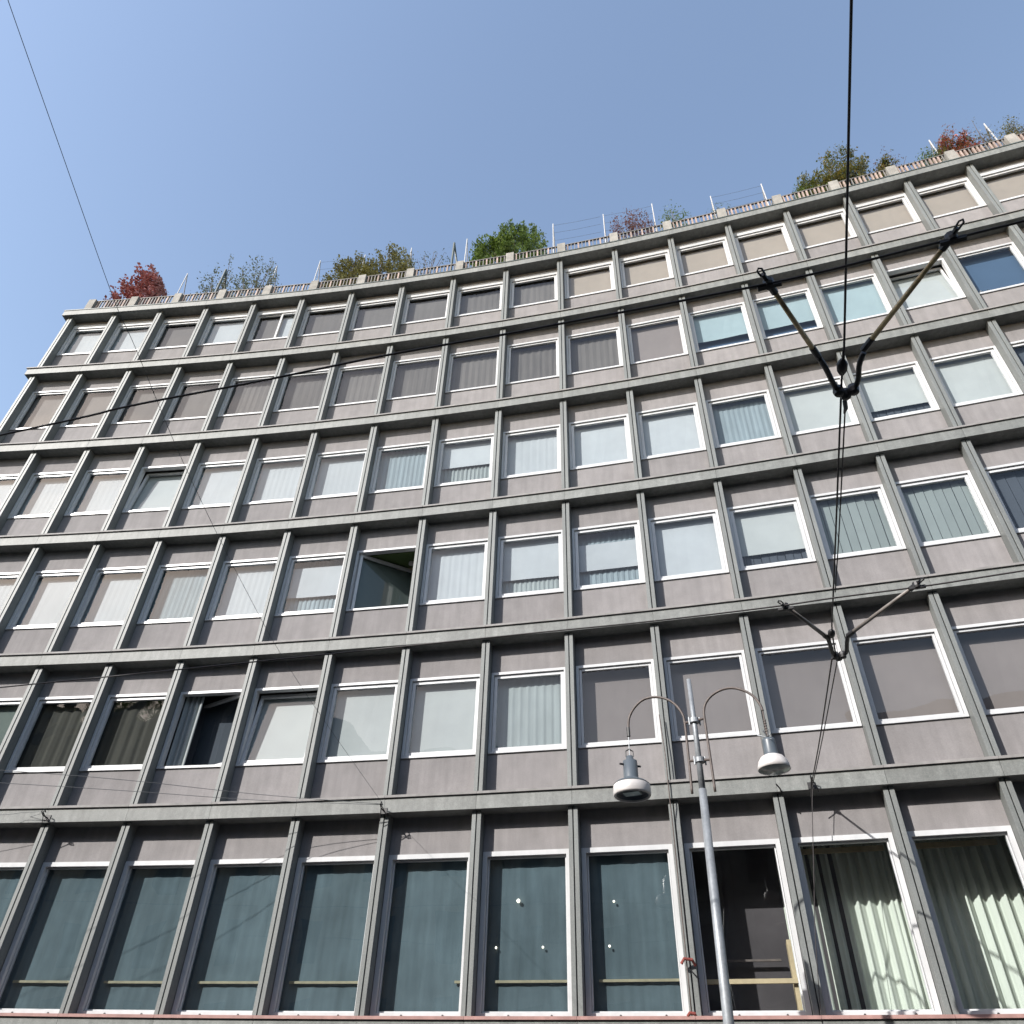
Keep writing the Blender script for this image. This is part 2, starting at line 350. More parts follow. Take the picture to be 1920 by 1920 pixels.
def make_window(r, j):
    kind = TYPES[r][j]; loc, rot, L = bl_loc(j); z0, z1 = WIN[r]; x0, x1 = 0.088, L-0.088
    tall = r == 5
    yf = WD-0.03
    fr = MB()
    if tall: fr.frame(x0, x1, z0, z1, yf, WD+0.10, 0.075, 0.07, 0.06, 0.075); ox0, ox1, oz0, oz1 = x0+0.075, x1-0.07, z0+0.06, z1-0.075
    else: fr.frame(x0, x1, z0, z1, yf, WD+0.10, 0.052, 0.052, 0.045, 0.052 if r else 0.17); ox0, ox1, oz0, oz1 = x0+0.052, x1-0.052, z0+0.045, z1-(0.052 if r else 0.17)
    win = fr.build('window', M['alu'], BL, loc=loc, rot=rot, label=WLAB.get(kind))
    # sash
    sw = 0.062 if not tall else 0.02
    if r == 1 or r == 4 and kind == 'mesh': sw = 0.045
    sx0, sx1, sz0, sz1 = ox0+0.006, ox1-0.006, oz0+0.006, oz1-0.006
    ys = WD+0.005 if not tall else WD+0.03
    T = Matrix.Identity(4)
    if kind == 'tiltwhite':
        T = Matrix.Translation((0, ys+0.04, sz0)) @ Matrix.Rotation(R(-6.5), 4, 'X') @ Matrix.Translation((0, -ys-0.04, -sz0))
    if kind == 'openleft':
        T = Matrix.Translation((sx0, ys+0.05, 0)) @ Matrix.Rotation(R(38), 4, 'Z') @ Matrix.Translation((-sx0, -ys-0.05, 0))
    if kind == 'room':
        T = Matrix.Translation((sx1, ys+0.05, 0)) @ Matrix.Rotation(R(-24), 4, 'Z') @ Matrix.Translation((-sx1, -ys-0.05, 0))
    if kind == 'split':
        xm = sx0+(sx1-sx0)*0.60
        sb = MB(); sb.frame(sx0, xm, sz0, sz1, ys+0.03, ys+0.07, 0.04, 0.045, 0.05, 0.05); sb.frame(xm-0.01, sx1, sz0, sz1, ys-0.005, ys+0.028, 0.05, 0.05, 0.05, 0.05)
    else:
        sb = MB(); sb.frame(sx0, sx1, sz0, sz1, ys, ys+0.06, sw, sw, sw, sw, T)
    sb.build('sash', M['alu'], win)
    gx0, gx1, gz0, gz1 = sx0+sw-0.004, sx1-sw+0.004, sz0+sw-0.004, sz1-sw+0.004
    gy = ys+0.035
    g = MB(); q = [T @ Vector(p) for p in ((gx0, gy, gz0), (gx1, gy, gz0), (gx1, gy, gz1), (gx0, gy, gz1))]; g.quad(*q)
    g.build('pane', M['glass_blue'] if tall and kind == 'slate' else M['glass'], win)
    if tall:
        for q in (0.34, 0.78):
            MB().lathe([(0.001, -0.012), (0.016, -0.010), (0.016, 0.0)], (x0+(x1-x0)*q, yf-0.001, z0+0.022), ax=(0, 1, 0), n=10).build('drain_plug', M['dark'], win)
    # lined reveal behind the frame so that the wall has thickness
    bx0, bx1, bz0, bz1 = ox0-0.02, ox1+0.02, oz0-0.02, oz1+0.02
    by = WD+0.14; seed = r*50+j; rnd = random.Random(seed)
    def sheet(m, a=0.0, c=1.0, x_a=0.0, x_c=1.0, y=by, name='blind'):
        b = MB(); za, zc = bz0+(bz1-bz0)*a, bz0+(bz1-bz0)*c; xa, xc = bx0+(bx1-bx0)*x_a, bx0+(bx1-bx0)*x_c
        n = 6; sag = rnd.uniform(0.002, 0.01)
        for k in range(n+1):
            u = k/n; xx = xa+(xc-xa)*u; dd = sag*math.sin(math.pi*u*2+seed)
            b.v += [(xx, y+dd, za), (xx, y-dd*0.5, zc)]
        for k in range(n): b.f.append((2*k, 2*k+2, 2*k+3, 2*k+1))
        return b.build(name, m, win)
    def curtain(m, amp=0.02, per=0.12, x_a=0.0, x_c=1.0, y=by+0.03, a=0.0, c=1.0):
        b = wave_sheet(bx0+(bx1-bx0)*x_a, bx0+(bx1-bx0)*x_c, y, bz0+(bz1-bz0)*a, bz0+(bz1-bz0)*c, amp, per, seed); return b.build('curtain', m, win, smooth=True)
    def slats(m, n=8, gap=0.012, dy=0.0):
        sm = MB(); wd = (bx1-bx0)/n; sm.box(0, wd-gap, 0, 0.004, bz0, bz1); me = sm.mesh('slat'); me.materials.append(m)
        for k in range(n): link('slat', me, win, Vector((bx0+k*wd, by+dy+rnd.uniform(0, .01), 0)), rnd.uniform(-0.10, 0.10))
    if kind in ('white', 'white2', 'white3'): sheet(F['white'], 0.0, 1.0)
    elif kind == 'cream': sheet(F['cream'])
    elif kind == 'beige': sheet(F['beige'])
    elif kind == 'brown': sheet(F['brown'])
    elif kind == 'greyb': sheet(F['mesh'])
    elif kind == 'browncurt': curtain(F['brown'], 0.006, 0.18)
    elif kind == 'umber': curtain(F['umber'], 0.012, 0.22)
    elif kind == 'mesh': sheet(F['mesh'], y=by+0.07)
    elif kind == 'green' or kind == 'greylt': sheet(F['green'])
    elif kind == 'curt': curtain(F['white'], 0.0018, 0.15, y=by+0.02)
    elif kind == 'curtpale': curtain(F['curt'], 0.004, 0.15)
    elif kind == 'bluecurt': curtain(F['bluecurt'], 0.005, 0.12)
    elif kind == 'halfwhite': sheet(F['white'], 0.45 if r == 2 else 0.32, 1.0); curtain(F['curt'], 0.01, 0.1, y=by+0.06, a=0, c=0.6)
    elif kind == 'midwhite': sheet(F['white'], 0.34, 0.78 if r == 3 and j == 10 else 0.86); curtain(F['bluecurt'], 0.01, 0.11, y=by+0.07)
    elif kind == 'whitelow': sheet(F['cream'], 0.27, 1.0); slats(F['slatd'], 9, dy=0.06)
    elif kind == 'sky': sheet(F['sky'])
    elif kind == 'skylow': sheet(F['sky'], 0.33, 1.0); sheet(F['deep'], 0, 1, y=by+0.12)
    elif kind == 'skyopen':
        MB().box(bx0, bx1, by+0.05, by+0.07, bz0, bz1).build('blind', F['deep'], win)  # no blind here: deep blue sheet with the sky reflection put into its colour
        fb = MB(); rr = random.Random(5)
        for k in range(60):
            c = Vector((bx0+0.25+rr.uniform(-.14, .14), by+0.05+rr.uniform(-.04, .04), bz0+0.1+abs(rr.gauss(0, .09)))); e = 0.022
            a_ = Vector((rr.uniform(-1,1), rr.uniform(-1,1), rr.uniform(-1,1))).normalized(); b_ = a_.orthogonal().normalized(); c2 = a_.cross(b_)
            fb.quad(c+b_*e, c+c2*e, c-b_*e, c-c2*e)
        fb.build('flower_posy', M['lampwhite'], win)
    elif kind == 'slat': slats(F['slat'], 8)
    elif kind == 'slatd': slats(F['slatd'], 7)
    elif kind == 'split': sheet(F['brown'], x_c=0.60); sheet(F['white'], x_a=0.60, y=by-0.01)
    elif kind == 'tiltwhite':
        b = MB(); zt_ = bz1-0.02; q = [T @ Vector(p) for p in ((bx0+.02, by-0.03, bz0), (bx1-.02, by-0.03, bz0), (bx1-.02, by-0.03, zt_), (bx0+.02, by-0.03, zt_))]; b.quad(*q); b.build('blind', F['cream'], win)
    elif kind == 'openleft':
        # roller blind on the opened sash, and the green room beyond
        b = MB(); q = [T @ Vector(p) for p in ((gx0, gy+0.05, gz0), (gx1, gy+0.05, gz0), (gx1, gy+0.05, gz1), (gx0, gy+0.05, gz1))]; b.quad(*q); b.build('blind', F['green'], win)
        MB().box(bx0-0.1, bx1+0.6, WD+0.18, 2.35, bz1+0.02, bz1+0.06).build('room_ceiling', M['green'], win)
        MB().box(bx0+0.2, bx1+0.4, 1.0, 1.06, bz1-0.05, bz1+0.018).build('ceiling_beam', M['wood'], win)
        MB().lathe([(0.0, 0), (0.07, 0), (0.07, 0.05), (0, 0.05)], (bx1-0.3, 0.8, bz1-0.04), n=12).build('ceiling_spotlight', M['lampwhite'], win)
    elif kind == 'room':
        curtain(F['curt'], 0.03, 0.12, x_c=0.30); sheet(F['slatd'], y=by+0.35)  # dark rear sheet has the dimness of the room painted in
        MB().box(bx0+0.5, bx1-0.2, by+0.5, by+0.9, bz0-0.1, bz0+0.35).build('chair_back', F['umber'], win)
    elif kind == 'slate':
        curtain(F['slate'], 0.0035, 0.33, y=by+0.02)
        MB().box(bx1-0.16 if j == 8 else bx0+(0.19, 0.13, 0.16)[j % 3], bx1, by-0.035, by-0.01, z0+0.46, z0+0.495).build('inner_rail', M['wood'], win)
    elif kind == 'shelf':
        MB().box(bx0-0.6, bx1+0.9, by+0.75, by+0.8, bz0-0.5, bz1+0.6).build('blind', F['shade'], win)  # dark sheet, its colour stands in for the shade deep in the room
        MB().box(bx0, bx1, by+0.1, by+0.16, z0+0.44, z0+0.50).build('shelf_board', M['wood'], win)
        MB().box(bx1-0.10, bx1-0.04, by+0.16, by+0.5, z0-0.02, z0+1.0).build('shelf_upright', M['wood'], win)
        MB().box(bx0+0.3, bx1-0.2, by+0.6, by+0.64, z0+0.8, z0+0.83).build('shelf_board', M['rust'], win)
    elif kind == 'drape':
        curtain(F['drape'], 0.036, 0.17, x_a=-0.25, x_c=1.25, y=by+0.74, a=-0.08, c=1.12)
        MB().box(bx0, bx1, by+0.60, by+0.62, bz1+0.02, bz1+0.10).build('curtain_rail', M['wood'], win)
    if tall and kind == 'slate' and j in (9, 10):
        for k, (px, py, hj) in enumerate(((972, 1689, 9), (930, 1777, 9), (1018, 1776, 9), (1151, 1690, 10), (1143, 1774, 10))):
            if hj == j:
                p = at_bay(px, py, j, by-0.04); A = P2[j]; lo = Vector((p.x-A.x, p.y-A.y, 0)); t = bay(j)[2]; n = bay(j)[3]
                c = (lo.x*t.x+lo.y*t.y, lo.x*n.x+lo.y*n.y, p.z-CZ); rad = 0.030 if k == 0 else 0.018
                s = MB(); s.lathe([(0.001, -rad), (rad*.7, -rad*.7), (rad, 0), (rad*.7, rad*.7), (0.001, rad)], c, n=10); s.build('lamp_reflection', EM, win, smooth=True)  # small glowing globe imitates a lamp reflected in the pane
EM = bpy.data.materials.new('lamp_reflection_glow'); EM.use_nodes = True
EM.node_tree.nodes['Principled BSDF'].inputs['Emission Color'].default_value = (1, 0.85, 0.65, 1); EM.node_tree.nodes['Principled BSDF'].inputs['Emission Strength'].default_value = 1.6
for r in range(6):
    for j in range(NB): make_window(r, j)

# ------------------------------------------------------------------ parapet: blocks and balustrade
ZR = SOFF[0]+0.262
BD = 0.34
blk = MB(); blk.box(-0.125, 0.125, BD, BD+0.25, ZR, 22.02); bme = blk.mesh('parapet_block'); bme.materials.append(M['concrete'])
slr = MB(); slr.box(-0.024, 0.024, BD+0.08, BD+0.14, ZR+0.02, 22.0); sme_r = slr.mesh('baluster'); sme_r.materials.append(M['slatred'])
slg = MB(); slg.box(-0.012, 0.012, BD+0.08, BD+0.12, ZR+0.02, 22.0); sme_g = slg.mesh('baluster'); sme_g.materials.append(M['rail'])
for j in range(NF):
    jj = min(j, NB-1); loc, rot, L = bl_loc(jj)
    if j == NF-1:
        A = P2[j]; loc = Vector((A.x, A.y, CZ))-BO
    link('parapet_block', bme, BL, loc, rot)
    if j < NB:
        MB().box(0.13, L-0.13, BD+0.07, BD+0.13, 22.0, 22.025).build('handrail', M['rail'], BL, loc=loc, rot=rot)
        n = 12; t = bay(j)[2]
        for k in range(n):
            s = 0.13+(L-0.26)*(k+0.5)/n
            link('baluster', sme_r if (j > 11 and k % 4 != 3) or (j <= 11 and k % 3 == 0) else sme_g, BL, loc+Vector((t.x*s, t.y*s, 0)), rot)

# ------------------------------------------------------------------ roof garden
def shrub(name, j, x0, y_base, x1, y_top, kind, label, cat='shrub', dens=900, leaf=0.05, dep=1.0, seed=1, sparse=0.0, lean=0.0, group='plants of the roof garden'):
    rnd = random.Random(seed)
    a = at_bay(x0, y_base, j, dep); c = at_bay(x1, y_base, j, dep); xm, ym = (x0+x1)/2, y_base
    top = at_bay((x0+x1)/2, y_top, j, dep); base = (a+c)/2; base.z = 20.9+CZ; wd = (c-a).length/2
    tdir = (c-a); tdir.z = 0; tdir.normalize(); hgt = top.z-base.z
    zlow = at_bay((x0+x1)/2, y_base, j, dep).z-base.z
    root = thing(name, base, label, cat, group)
    stem = MB(); tips = []
    for k in range(14):
        ang = rnd.uniform(-1, 1); end = tdir*(ang*wd*0.85+lean*hgt*0.3)+Vector((-tdir.y, tdir.x, 0))*rnd.uniform(-.35, .35)+Vector((0, 0, hgt*rnd.uniform(0.6, 0.98)*(1-0.35*ang*ang)))
        mid = end*0.5+Vector((rnd.uniform(-.1, .1), rnd.uniform(-.1, .1), hgt*.12)); stem.tube([(0, 0, 0), mid, end], [0.022, 0.012, 0.004], 5); tips.append((mid, end))
    stem.build('stem', LM['bark'], root)
    b = MB(); clumps = []
    for k in range(int(44*(1-sparse)+7)):
        ang = rnd.uniform(-1, 1); env = (1-0.55*abs(ang)**2.2)*rnd.uniform(.88, 1.08)
        z = zlow*0.7+(hgt-zlow*0.7)*env*rnd.uniform(0.0, 0.93); clumps.append((ang, z*0.96, rnd.uniform(.12, .27)*(1-.35*sparse)))
    for k in range(int(dens*(3.4 if sparse < .2 else 2.4))):
        if rnd.random() < 0.05+sparse*0.35:
            m_, e_ = rnd.choice(tips); p = m_.lerp(e_, rnd.random()**0.6)+Vector((rnd.gauss(0, .05), rnd.gauss(0, .05), rnd.gauss(0, .05)))
        else:
            ang, z, rad = rnd.choice(clumps)
            p = tdir*(ang*wd*0.88+lean*z*0.3)+Vector((-tdir.y, tdir.x, 0))*rnd.uniform(-.35, .35)+Vector((0, 0, z))+Vector((rnd.gauss(0, 1), rnd.gauss(0, 1), rnd.gauss(0, 1))).normalized()*rad*rnd.random()**0.5
        u_ = Vector((rnd.gauss(0, 1), rnd.gauss(0, 1), rnd.gauss(0, 1))).normalized(); v_ = u_.orthogonal().normalized(); l = leaf*1.25*rnd.uniform(.5, 1.3)
        b.quad(p-v_*l*.1, p+u_*l*.5+v_*l*.34, p+u_*l, p+u_*l*.5-v_*l*.34)
    b.build('foliage', LM[kind], root)
    return root
shrub('red_shrub', 0, 217, 562, 297, 503, 'red', 'small red leaved maple at the left end of the roof', dens=1500, leaf=0.10, seed=3, sparse=.1)
shrub('wispy_shrub', 2, 370, 552, 460, 490, 'grey', 'wispy grey green shrub behind the dark post on the roof', dens=700, leaf=0.055, seed=4, sparse=.7)
shrub('wispy_shrub', 3, 430, 548, 528, 486, 'grey', 'wispy grey green shrub left of the bushy olive hedge', dens=800, leaf=0.055, seed=5, sparse=.6)
shrub('roof_hedge', 5, 603, 538, 700, 484, 'olive', 'olive brown bushy plant, left half of the roof hedge', dens=2300, leaf=0.07, seed=6, sparse=.05)
shrub('roof_hedge', 6, 680, 520, 775, 468, 'olive', 'olive brown bushy plant, right half of the roof hedge', dens=2300, leaf=0.07, seed=7)
shrub('wispy_shrub', 7, 765, 500, 850, 460, 'grey', 'few thin twigs left of the dark frame on the roof', dens=120, leaf=0.05, seed=8, sparse=.9)
shrub('green_bush', 8, 890, 486, 1022, 416, 'green', 'large bright green bush at the middle of the roof edge', 'bush', dens=3600, leaf=0.085, seed=9, sparse=0)
shrub('climbing_plant', 10, 1145, 438, 1228, 388, 'purple', 'purple brown climber on a trellis between two white posts', dens=1000, leaf=0.06, seed=10, sparse=.35)
shrub('small_plant', 11, 1240, 415, 1290, 389, 'green', 'small green plants right of the purple climber', dens=500, leaf=0.06, seed=11, sparse=.3)
shrub('small_plant', 12, 1330, 398, 1372, 385, 'green', 'low green plant behind the balusters, left of the wide rusty hedge', dens=160, leaf=0.05, seed=12, sparse=.5)
shrub('low_plant', 13, 1487, 372, 1560, 342, 'green', 'low green plant at the left foot of the wide rusty hedge', dens=800, leaf=0.06, seed=13)
shrub('wide_hedge', 14, 1498, 358, 1688, 277, 'rusty', 'wide rust tinged hedge behind the overhead cable', 'hedge', dens=4200, leaf=0.075, seed=14, sparse=0, lean=.1)
shrub('wispy_shrub', 15, 1640, 322, 1705, 278, 'purple', 'thin reddish branches above the right end of the wide hedge', dens=200, leaf=0.05, seed=15, sparse=.9)
shrub('small_plant', 16, 1720, 308, 1768, 285, 'green', 'small green bush left of the red flowering shrub', dens=600, leaf=0.06, seed=16)
shrub('flowering_shrub', 16, 1762, 292, 1832, 243, 'pink', 'red and pink flowering shrub near the right edge of the roof', dens=1500, leaf=0.075, seed=17)
shrub('wispy_shrub', 17, 1820, 272, 1885, 228, 'rusty', 'thin brown twigs right of the red flowering shrub', dens=350, leaf=0.05, seed=18, sparse=.8)
shrub('small_plant', 17, 1882, 258, 1925, 228, 'olive', 'olive plant at the far right end of the roof', dens=600, leaf=0.06, seed=19)
ORD = ['first', 'second', 'third', 'fourth', 'fifth', 'sixth', 'seventh', 'eighth', 'ninth', 'tenth', 'eleventh', 'twelfth', 'thirteenth', 'fourteenth']
posts = [(1, 330, 553, 352, 513), (3, 502, 541, 520, 498), (4, 588, 532, 601, 489), (5, 680, 512, 685, 478), (6, 765, 505, 772, 465), (7, 874, 492, 876, 448), (9, 1040, 462, 1037, 420), (10, 1138, 440, 1131, 402), (11, 1233, 425, 1222, 382), (12, 1341, 398, 1332, 368), (13, 1441, 376, 1427, 345), (16, 1757, 293, 1742, 263), (17, 1869, 266, 1845, 232)]
for k, (j, bx, by_, tx, ty) in enumerate(posts):
    dep = 0.85; top = at_bay(tx, ty, j, dep); n = bay(j)[3]; t = bay(j)[2]; base = Vector((top.x, top.y, 20.8+CZ))
    e = thing('trellis_post', base, ORD[k]+' white trellis post with a rear brace, counted from the left end of the roof', 'post', 'white trellis posts along the roof edge')
    h = top.z-base.z
    MB().tube([(0, 0, 0), (0, 0, h)], 0.018, 8).build('upright', M['whitepost'], e)
    MB().tube([(0, 0, h-0.03), (n.x*1.0, n.y*1.0, 0.1)], 0.016, 6).build('brace', M['rail'], e)
    if k in (2, 6, 7, 9):
        wr = MB(); L = bay(j)[1]*0.97
        for q in range(4):
            zz = h*(0.55+0.14*q); sgn = 1
            wr.tube([(0, 0, zz), (t.x*L/2, t.y*L/2, zz-0.03), (t.x*L, t.y*L, zz)], 0.004, 4)
        wr.build('trellis_wires', M['thincable'], e)
for k, (j, pts) in enumerate(((2, ((400, 558), (424, 506))), (7, ((844, 503), (852, 456))))):
    dep = 0.75; top = at_bay(*pts[1], j, dep); n = bay(j)[3]; t = bay(j)[2]; base = Vector((top.x, top.y, 20.8+CZ)); h = top.z-base.z
    e = thing('parasol_stand', base, ('dark steel frame standing behind the wispy shrub at left' if k == 0 else 'dark steel frame left of the bright green bush'), 'frame', 'dark steel frames on the roof')
    MB().tube([(0, 0, 0), (0, 0, h)], 0.04, 8).build('upright', M['darkpost'], e)
    MB().tube([(0, 0, h-0.02), (t.x*.30+n.x*1.0, t.y*.30+n.y*1.0, 0)], 0.035, 8).build('brace', M['darkpost'], e)

# ------------------------------------------------------------------ overhead line: contact wires, yokes, span wires
def smoothpath(P, n=10):
    P = [Vector(p) for p in P]; out = []
    for i in range(len(P)-1):
        p0 = P[max(i-1, 0)]; p1 = P[i]; p2 = P[i+1]; p3 = P[min(i+2, len(P)-1)]
        for k in range(n):
            t = k/n; out.append(0.5*((2*p1)+(-p0+p2)*t+(2*p0-5*p1+4*p2-p3)*t*t+(-p0+3*p1-3*p2+p3)*t**3))
    out.append(P[-1]); return out
def wire(name, P, r, m, label, cat='wire', n=8, group=None):
    b = MB(); b.tube(smoothpath(P, 8), r, n); o = b.build(name, m, smooth=True); return tag(o, label, cat, group)
ZW = 4.4
wa = [at_z(x, y, ZW) for x, y in ((0, 816), (240, 762), (480, 716), (720, 667), (940, 628), (1051, 607), (1278, 564), (1514, 516), (1790, 447))]
wa = [wa[0]+(wa[0]-wa[2])*3]+wa+[wa[-1]+(wa[-1]-wa[-2])*4]
wire('contact_wire', wa, 0.0085, M['cable'], 'thick black tram wire crossing in front of the second window row', 'wire', group='tram contact wires')
wb = [at_z(x, y, ZW) for x, y in ((0, 1289), (330, 1256), (960, 1191), (1210, 1166), (1440, 1139), (1565, 1121), (1740, 1098), (1920, 1070))]
wb = [wb[0]+(wb[0]-wb[1])*3]+wb+[wb[-1]+(wb[-1]-wb[-2])*4]
wire('contact_wire', wb, 0.0085, M['cable'], 'thinner black tram wire along the ledge below the fourth window row', 'wire', group='tram contact wires')
def yoke(px, label, rodmat, rr):
    (l_out, l_in), (r_out, r_in), u, egg, clampL, clampR = px
    Z = ZW+0.03
    c = at_z(*u[len(u)//2], Z)
    e = thing('wire_yoke', c, label, 'wire yoke', 'V shaped yokes holding the tram wires')
    def L_(p, dz=0): q = at_z(p[0], p[1], Z)+Vector((0, 0, dz)); return q-c
    for a, b_ in ((l_out, l_in), (r_out, r_in)):
        pa, pb = L_(a), L_(b_); MB().tube([pa, pb], [rr*.85, rr], 10).build('insulating_rod', rodmat, e, smooth=True)
        d = (pb-pa).normalized()
        MB().tube([pa-d*.02, pa+d*.08], rr*1.25, 10).build('ferrule', M['dark'], e); MB().tube([pb-d*.08, pb+d*.02], rr*1.25, 10).build('ferrule', M['dark'], e)
    MB().tube(smoothpath([L_(p) for p in u], 4), rr*1.05, 10).build('curved_arm', M['dark'], e, smooth=True)
    s = MB()
    mid = L_(u[len(u)//2])
    for k in (-1, 0, 1):
        p = L_(u[len(u)//2+k]); s.lathe([(0.001, -.045), (.035, -.035), (.042, 0), (.035, .035), (.001, .045)], p, n=10)
    s.build('clamp_block', M['dark'], e)
    for a in (clampL, clampR):
        p0, p1 = L_(a[0]), L_(a[1]); d = (p1-p0).normalized(); sd_ = Vector((-d.y, d.x, 0))
        s = MB(); s.tube([p0, p1-d*.01], 0.017, 8)
        s.tube([p1-d*.02+sd_*.014, p1+d*.03+sd_*.016, p1+d*.045, p1+d*.03-sd_*.016, p1-d*.02-sd_*.014], 0.007, 6)
        s.lathe([(0.001, -.05), (.03, -.04), (.036, -.02), (.036, .02), (.001, .03)], p0, n=10)
        s.box(-.075, .075, -.014, .014, -.048, -.02, Matrix.Translation(p0) @ Matrix.Rotation(math.atan2((wa[9]-wa[8]).y, (wa[9]-wa[8]).x), 4, 'Z'))
        s.build('wire_clamp', M['dark'], e)
    q = L_(egg); s = MB(); s.lathe([(0.001, -.075), (.018, -.07), (.036, -.03), (.038, .03), (.018, .07), (.001, .075)], q, ax=(L_((egg[0]+1, egg[1]-30))-q), n=12); s.build('egg_insulator', M['dark'], e, smooth=True)
    return e
yoke((((1443, 534), (1532, 665)), ((1783, 447), (1622, 652)), ((1535, 670), (1548, 690), (1562, 718), (1572, 733), (1585, 739), (1600, 730), (1609, 712), (1611, 685), (1619, 662)), (1579, 688), ((1441, 530), (1428, 512)), ((1783, 445), (1797, 424))),
     'upper V shaped wire yoke with two yellow brown rods and black clamps', M['rod'], 0.019)
yoke((((1474, 1137), (1552, 1196)), ((1717, 1097), (1592, 1190)), ((1553, 1198), (1556, 1208), (1560, 1222), (1566, 1229), (1572, 1232), (1580, 1228), (1587, 1222), (1588, 1205), (1590, 1191)), (1559, 1188), ((1472, 1136), (1464, 1130)), ((1718, 1096), (1726, 1089))),
     'lower V shaped wire yoke with two grey rods above the street lamp', M['rod2'], 0.022)
anchor = at_bay(1522, 1468, 12, -0.13)
g = 'span wires between the facade and the yokes'
u1 = at_z(1577, 742, ZW+.03); u1b = at_z(1586, 742, ZW+.03); l1 = at_z(1560, 1235, ZW+.03); l1b = at_z(1570, 1238, ZW+.03); e1 = at_z(1581, 660, ZW+.03); e2 = at_z(1560, 1180, ZW+.03)
far = at_z(1597, -30, ZW+.05); far2 = far+(far-at_z(1583, 640, ZW+.03))*4
wire('span_wire', [at_z(1577, 735, ZW+.03), e1, at_z(1583, 640, ZW+.03), far, far2], 0.008, M['cable'], 'thick span wire rising from the upper yoke out of the top of the picture', group=g)
wire('span_wire', [at_z(1568, 1232, ZW+.03), e2, at_z(1562, 1120, ZW+.03), at_z(1567, 1000, ZW+.03), u1], 0.008, M['cable'], 'left one of the two span wires between the yokes', group=g)
wire('span_wire', [at_z(1566, 1110, ZW+.02), at_z(1573, 1000, ZW+.02), at_z(1583, 800, ZW+.02), u1b], 0.006, M['cable'], 'right one of the two span wires between the yokes', group=g)
wire('span_wire', [anchor, at_z(1538, 1380, ZW+.1), l1], 0.009, M['cable'], 'left stay wire from the lower yoke to the facade hook', group=g)
wire('span_wire', [anchor+Vector((0.02, 0, 0)), at_z(1543, 1380, ZW+.1), l1b], 0.007, M['cable'], 'right stay wire from the lower yoke to the facade hook', group=g)
tb = MB(); tb.tube([at_z(1584, 745, ZW+.03), at_z(1584, 752, ZW+.03), at_z(1586, 765, ZW+.03), at_z(1583, 775, ZW+.03)], [.008, .017, .017, .008], 8)
tag(tb.build('turnbuckle', M['lampgrey'], smooth=True), 'grey turnbuckle just below the upper yoke', 'turnbuckle')
# hooks on the ledge
def hook(px, py, j, label, n=1.0, seed=0):
    p = at_bay(px, py, j, -0.10); e = thing('facade_hook', p, label, 'hook', 'iron hooks holding wires on the lowest ledge')
    nn = bay(j)[3]; t = bay(j)[2]; nn = Vector((nn.x, nn.y, 0)); t = Vector((t.x, t.y, 0))
    MB().tube([nn*.1, -nn*.12, -nn*.2+Vector((0, 0, .05)), -nn*.15+Vector((0, 0, .10)), -nn*.08+Vector((0, 0, .07))], .010, 6).build('eye_bolt', M['dark'], e)
    MB().tube([-nn*.15+Vector((0, 0, .07)), -nn*.06-t*.02+Vector((0, 0, -.06)), nn*.02-t*.05+Vector((0, 0, -.17))], .008, 6).build('stay', M['dark'], e)
    MB().tube([-nn*.15+Vector((0, 0, .05)), -nn*.08+t*.06-Vector((0, 0, .05)), nn*.02+t*.08-Vector((0, 0, .10))], .007, 6).build('stay', M['dark'], e)
    MB().box(-.06, .06, -.012, .012, -.05, .05, Matrix.Translation(nn*.02) @ Matrix.Rotation(math.atan2(t.y, t.x), 4, 'Z')).build('plate', M['dark'], e)
    return p
h1 = hook(88, 1533, 4, 'black iron hook on the lowest ledge at the far left')
h2 = hook(719, 1520, 8, 'black iron hook on the lowest ledge left of the middle')
h3 = hook(1522, 1472, 12, 'black iron hook where the span wires meet the ledge')
sp = at_bay(1462, 1478, 12, -.12); MB_ = MB(); MB_.tube([at_bay(1455, 1470, 12, -.2), sp, at_bay(1466, 1487, 12, -.05)], .012, 6)
tag(MB_.build('iron_pin', M['dark']), 'short black pin on the ledge right of the street lamp', 'pin')
g = 'thin wires strung along the facade at left'
wire('thin_wire', [h2+Vector((0, -.15, .06)), at_z(480, 1489, 4.62), at_z(240, 1463, 4.6), at_z(0, 1444, 4.55), at_z(-400, 1415, 4.5)], .0045, M['thincable'], 'upper thin wire running left from the middle ledge hook', n=6, group=g)
wire('thin_wire', [h2+Vector((0, -.15, .05)), at_z(480, 1500, 4.6), at_z(240, 1483, 4.57), at_z(0, 1468, 4.5), at_z(-400, 1448, 4.4)], .0045, M['thincable'], 'lower thin wire running left from the middle ledge hook', n=6, group=g)
wire('thin_wire', [h1+Vector((0, -.15, .06)), at_z(40, 1524, 4.6), at_z(0, 1528, 4.55), at_z(-200, 1540, 4.4)], .004, M['thincable'], 'upper short thin wire left of the far left hook', n=6, group=g)
wire('thin_wire', [h1+Vector((0, -.15, .04)), at_z(40, 1536, 4.55), at_z(0, 1541, 4.5), at_z(-200, 1570, 4.2)], .004, M['thincable'], 'lower short thin wire left of the far left hook', n=6, group=g)
wire('thin_wire', [h2+Vector((0, -.15, .06)), at_z(560, 1280, 4.7), at_z(455, 1095, 4.75), at_z(345, 870, 4.85), at_z(253, 650, 4.95), at_z(213, 560, 5.0), at_z(110, 270, 5.2), at_z(8, -20, 5.4), at_z(-20, -110, 5.5)], .0025, M['thincable'], 'very thin long wire rising through the sky at upper left', n=6, group=g)
wire('drop_cable', [anchor+Vector((0, -.02, -.03)), at_bay(1523, 1520, 12, -.14), at_bay(1526, 1640, 12, -.13), at_bay(1529, 1760, 12, -.12), at_bay(1540, 1916, 12, -.10)], .006, M['cable'], 'thin black cable hanging down from the hook in front of the drapes', n=6)
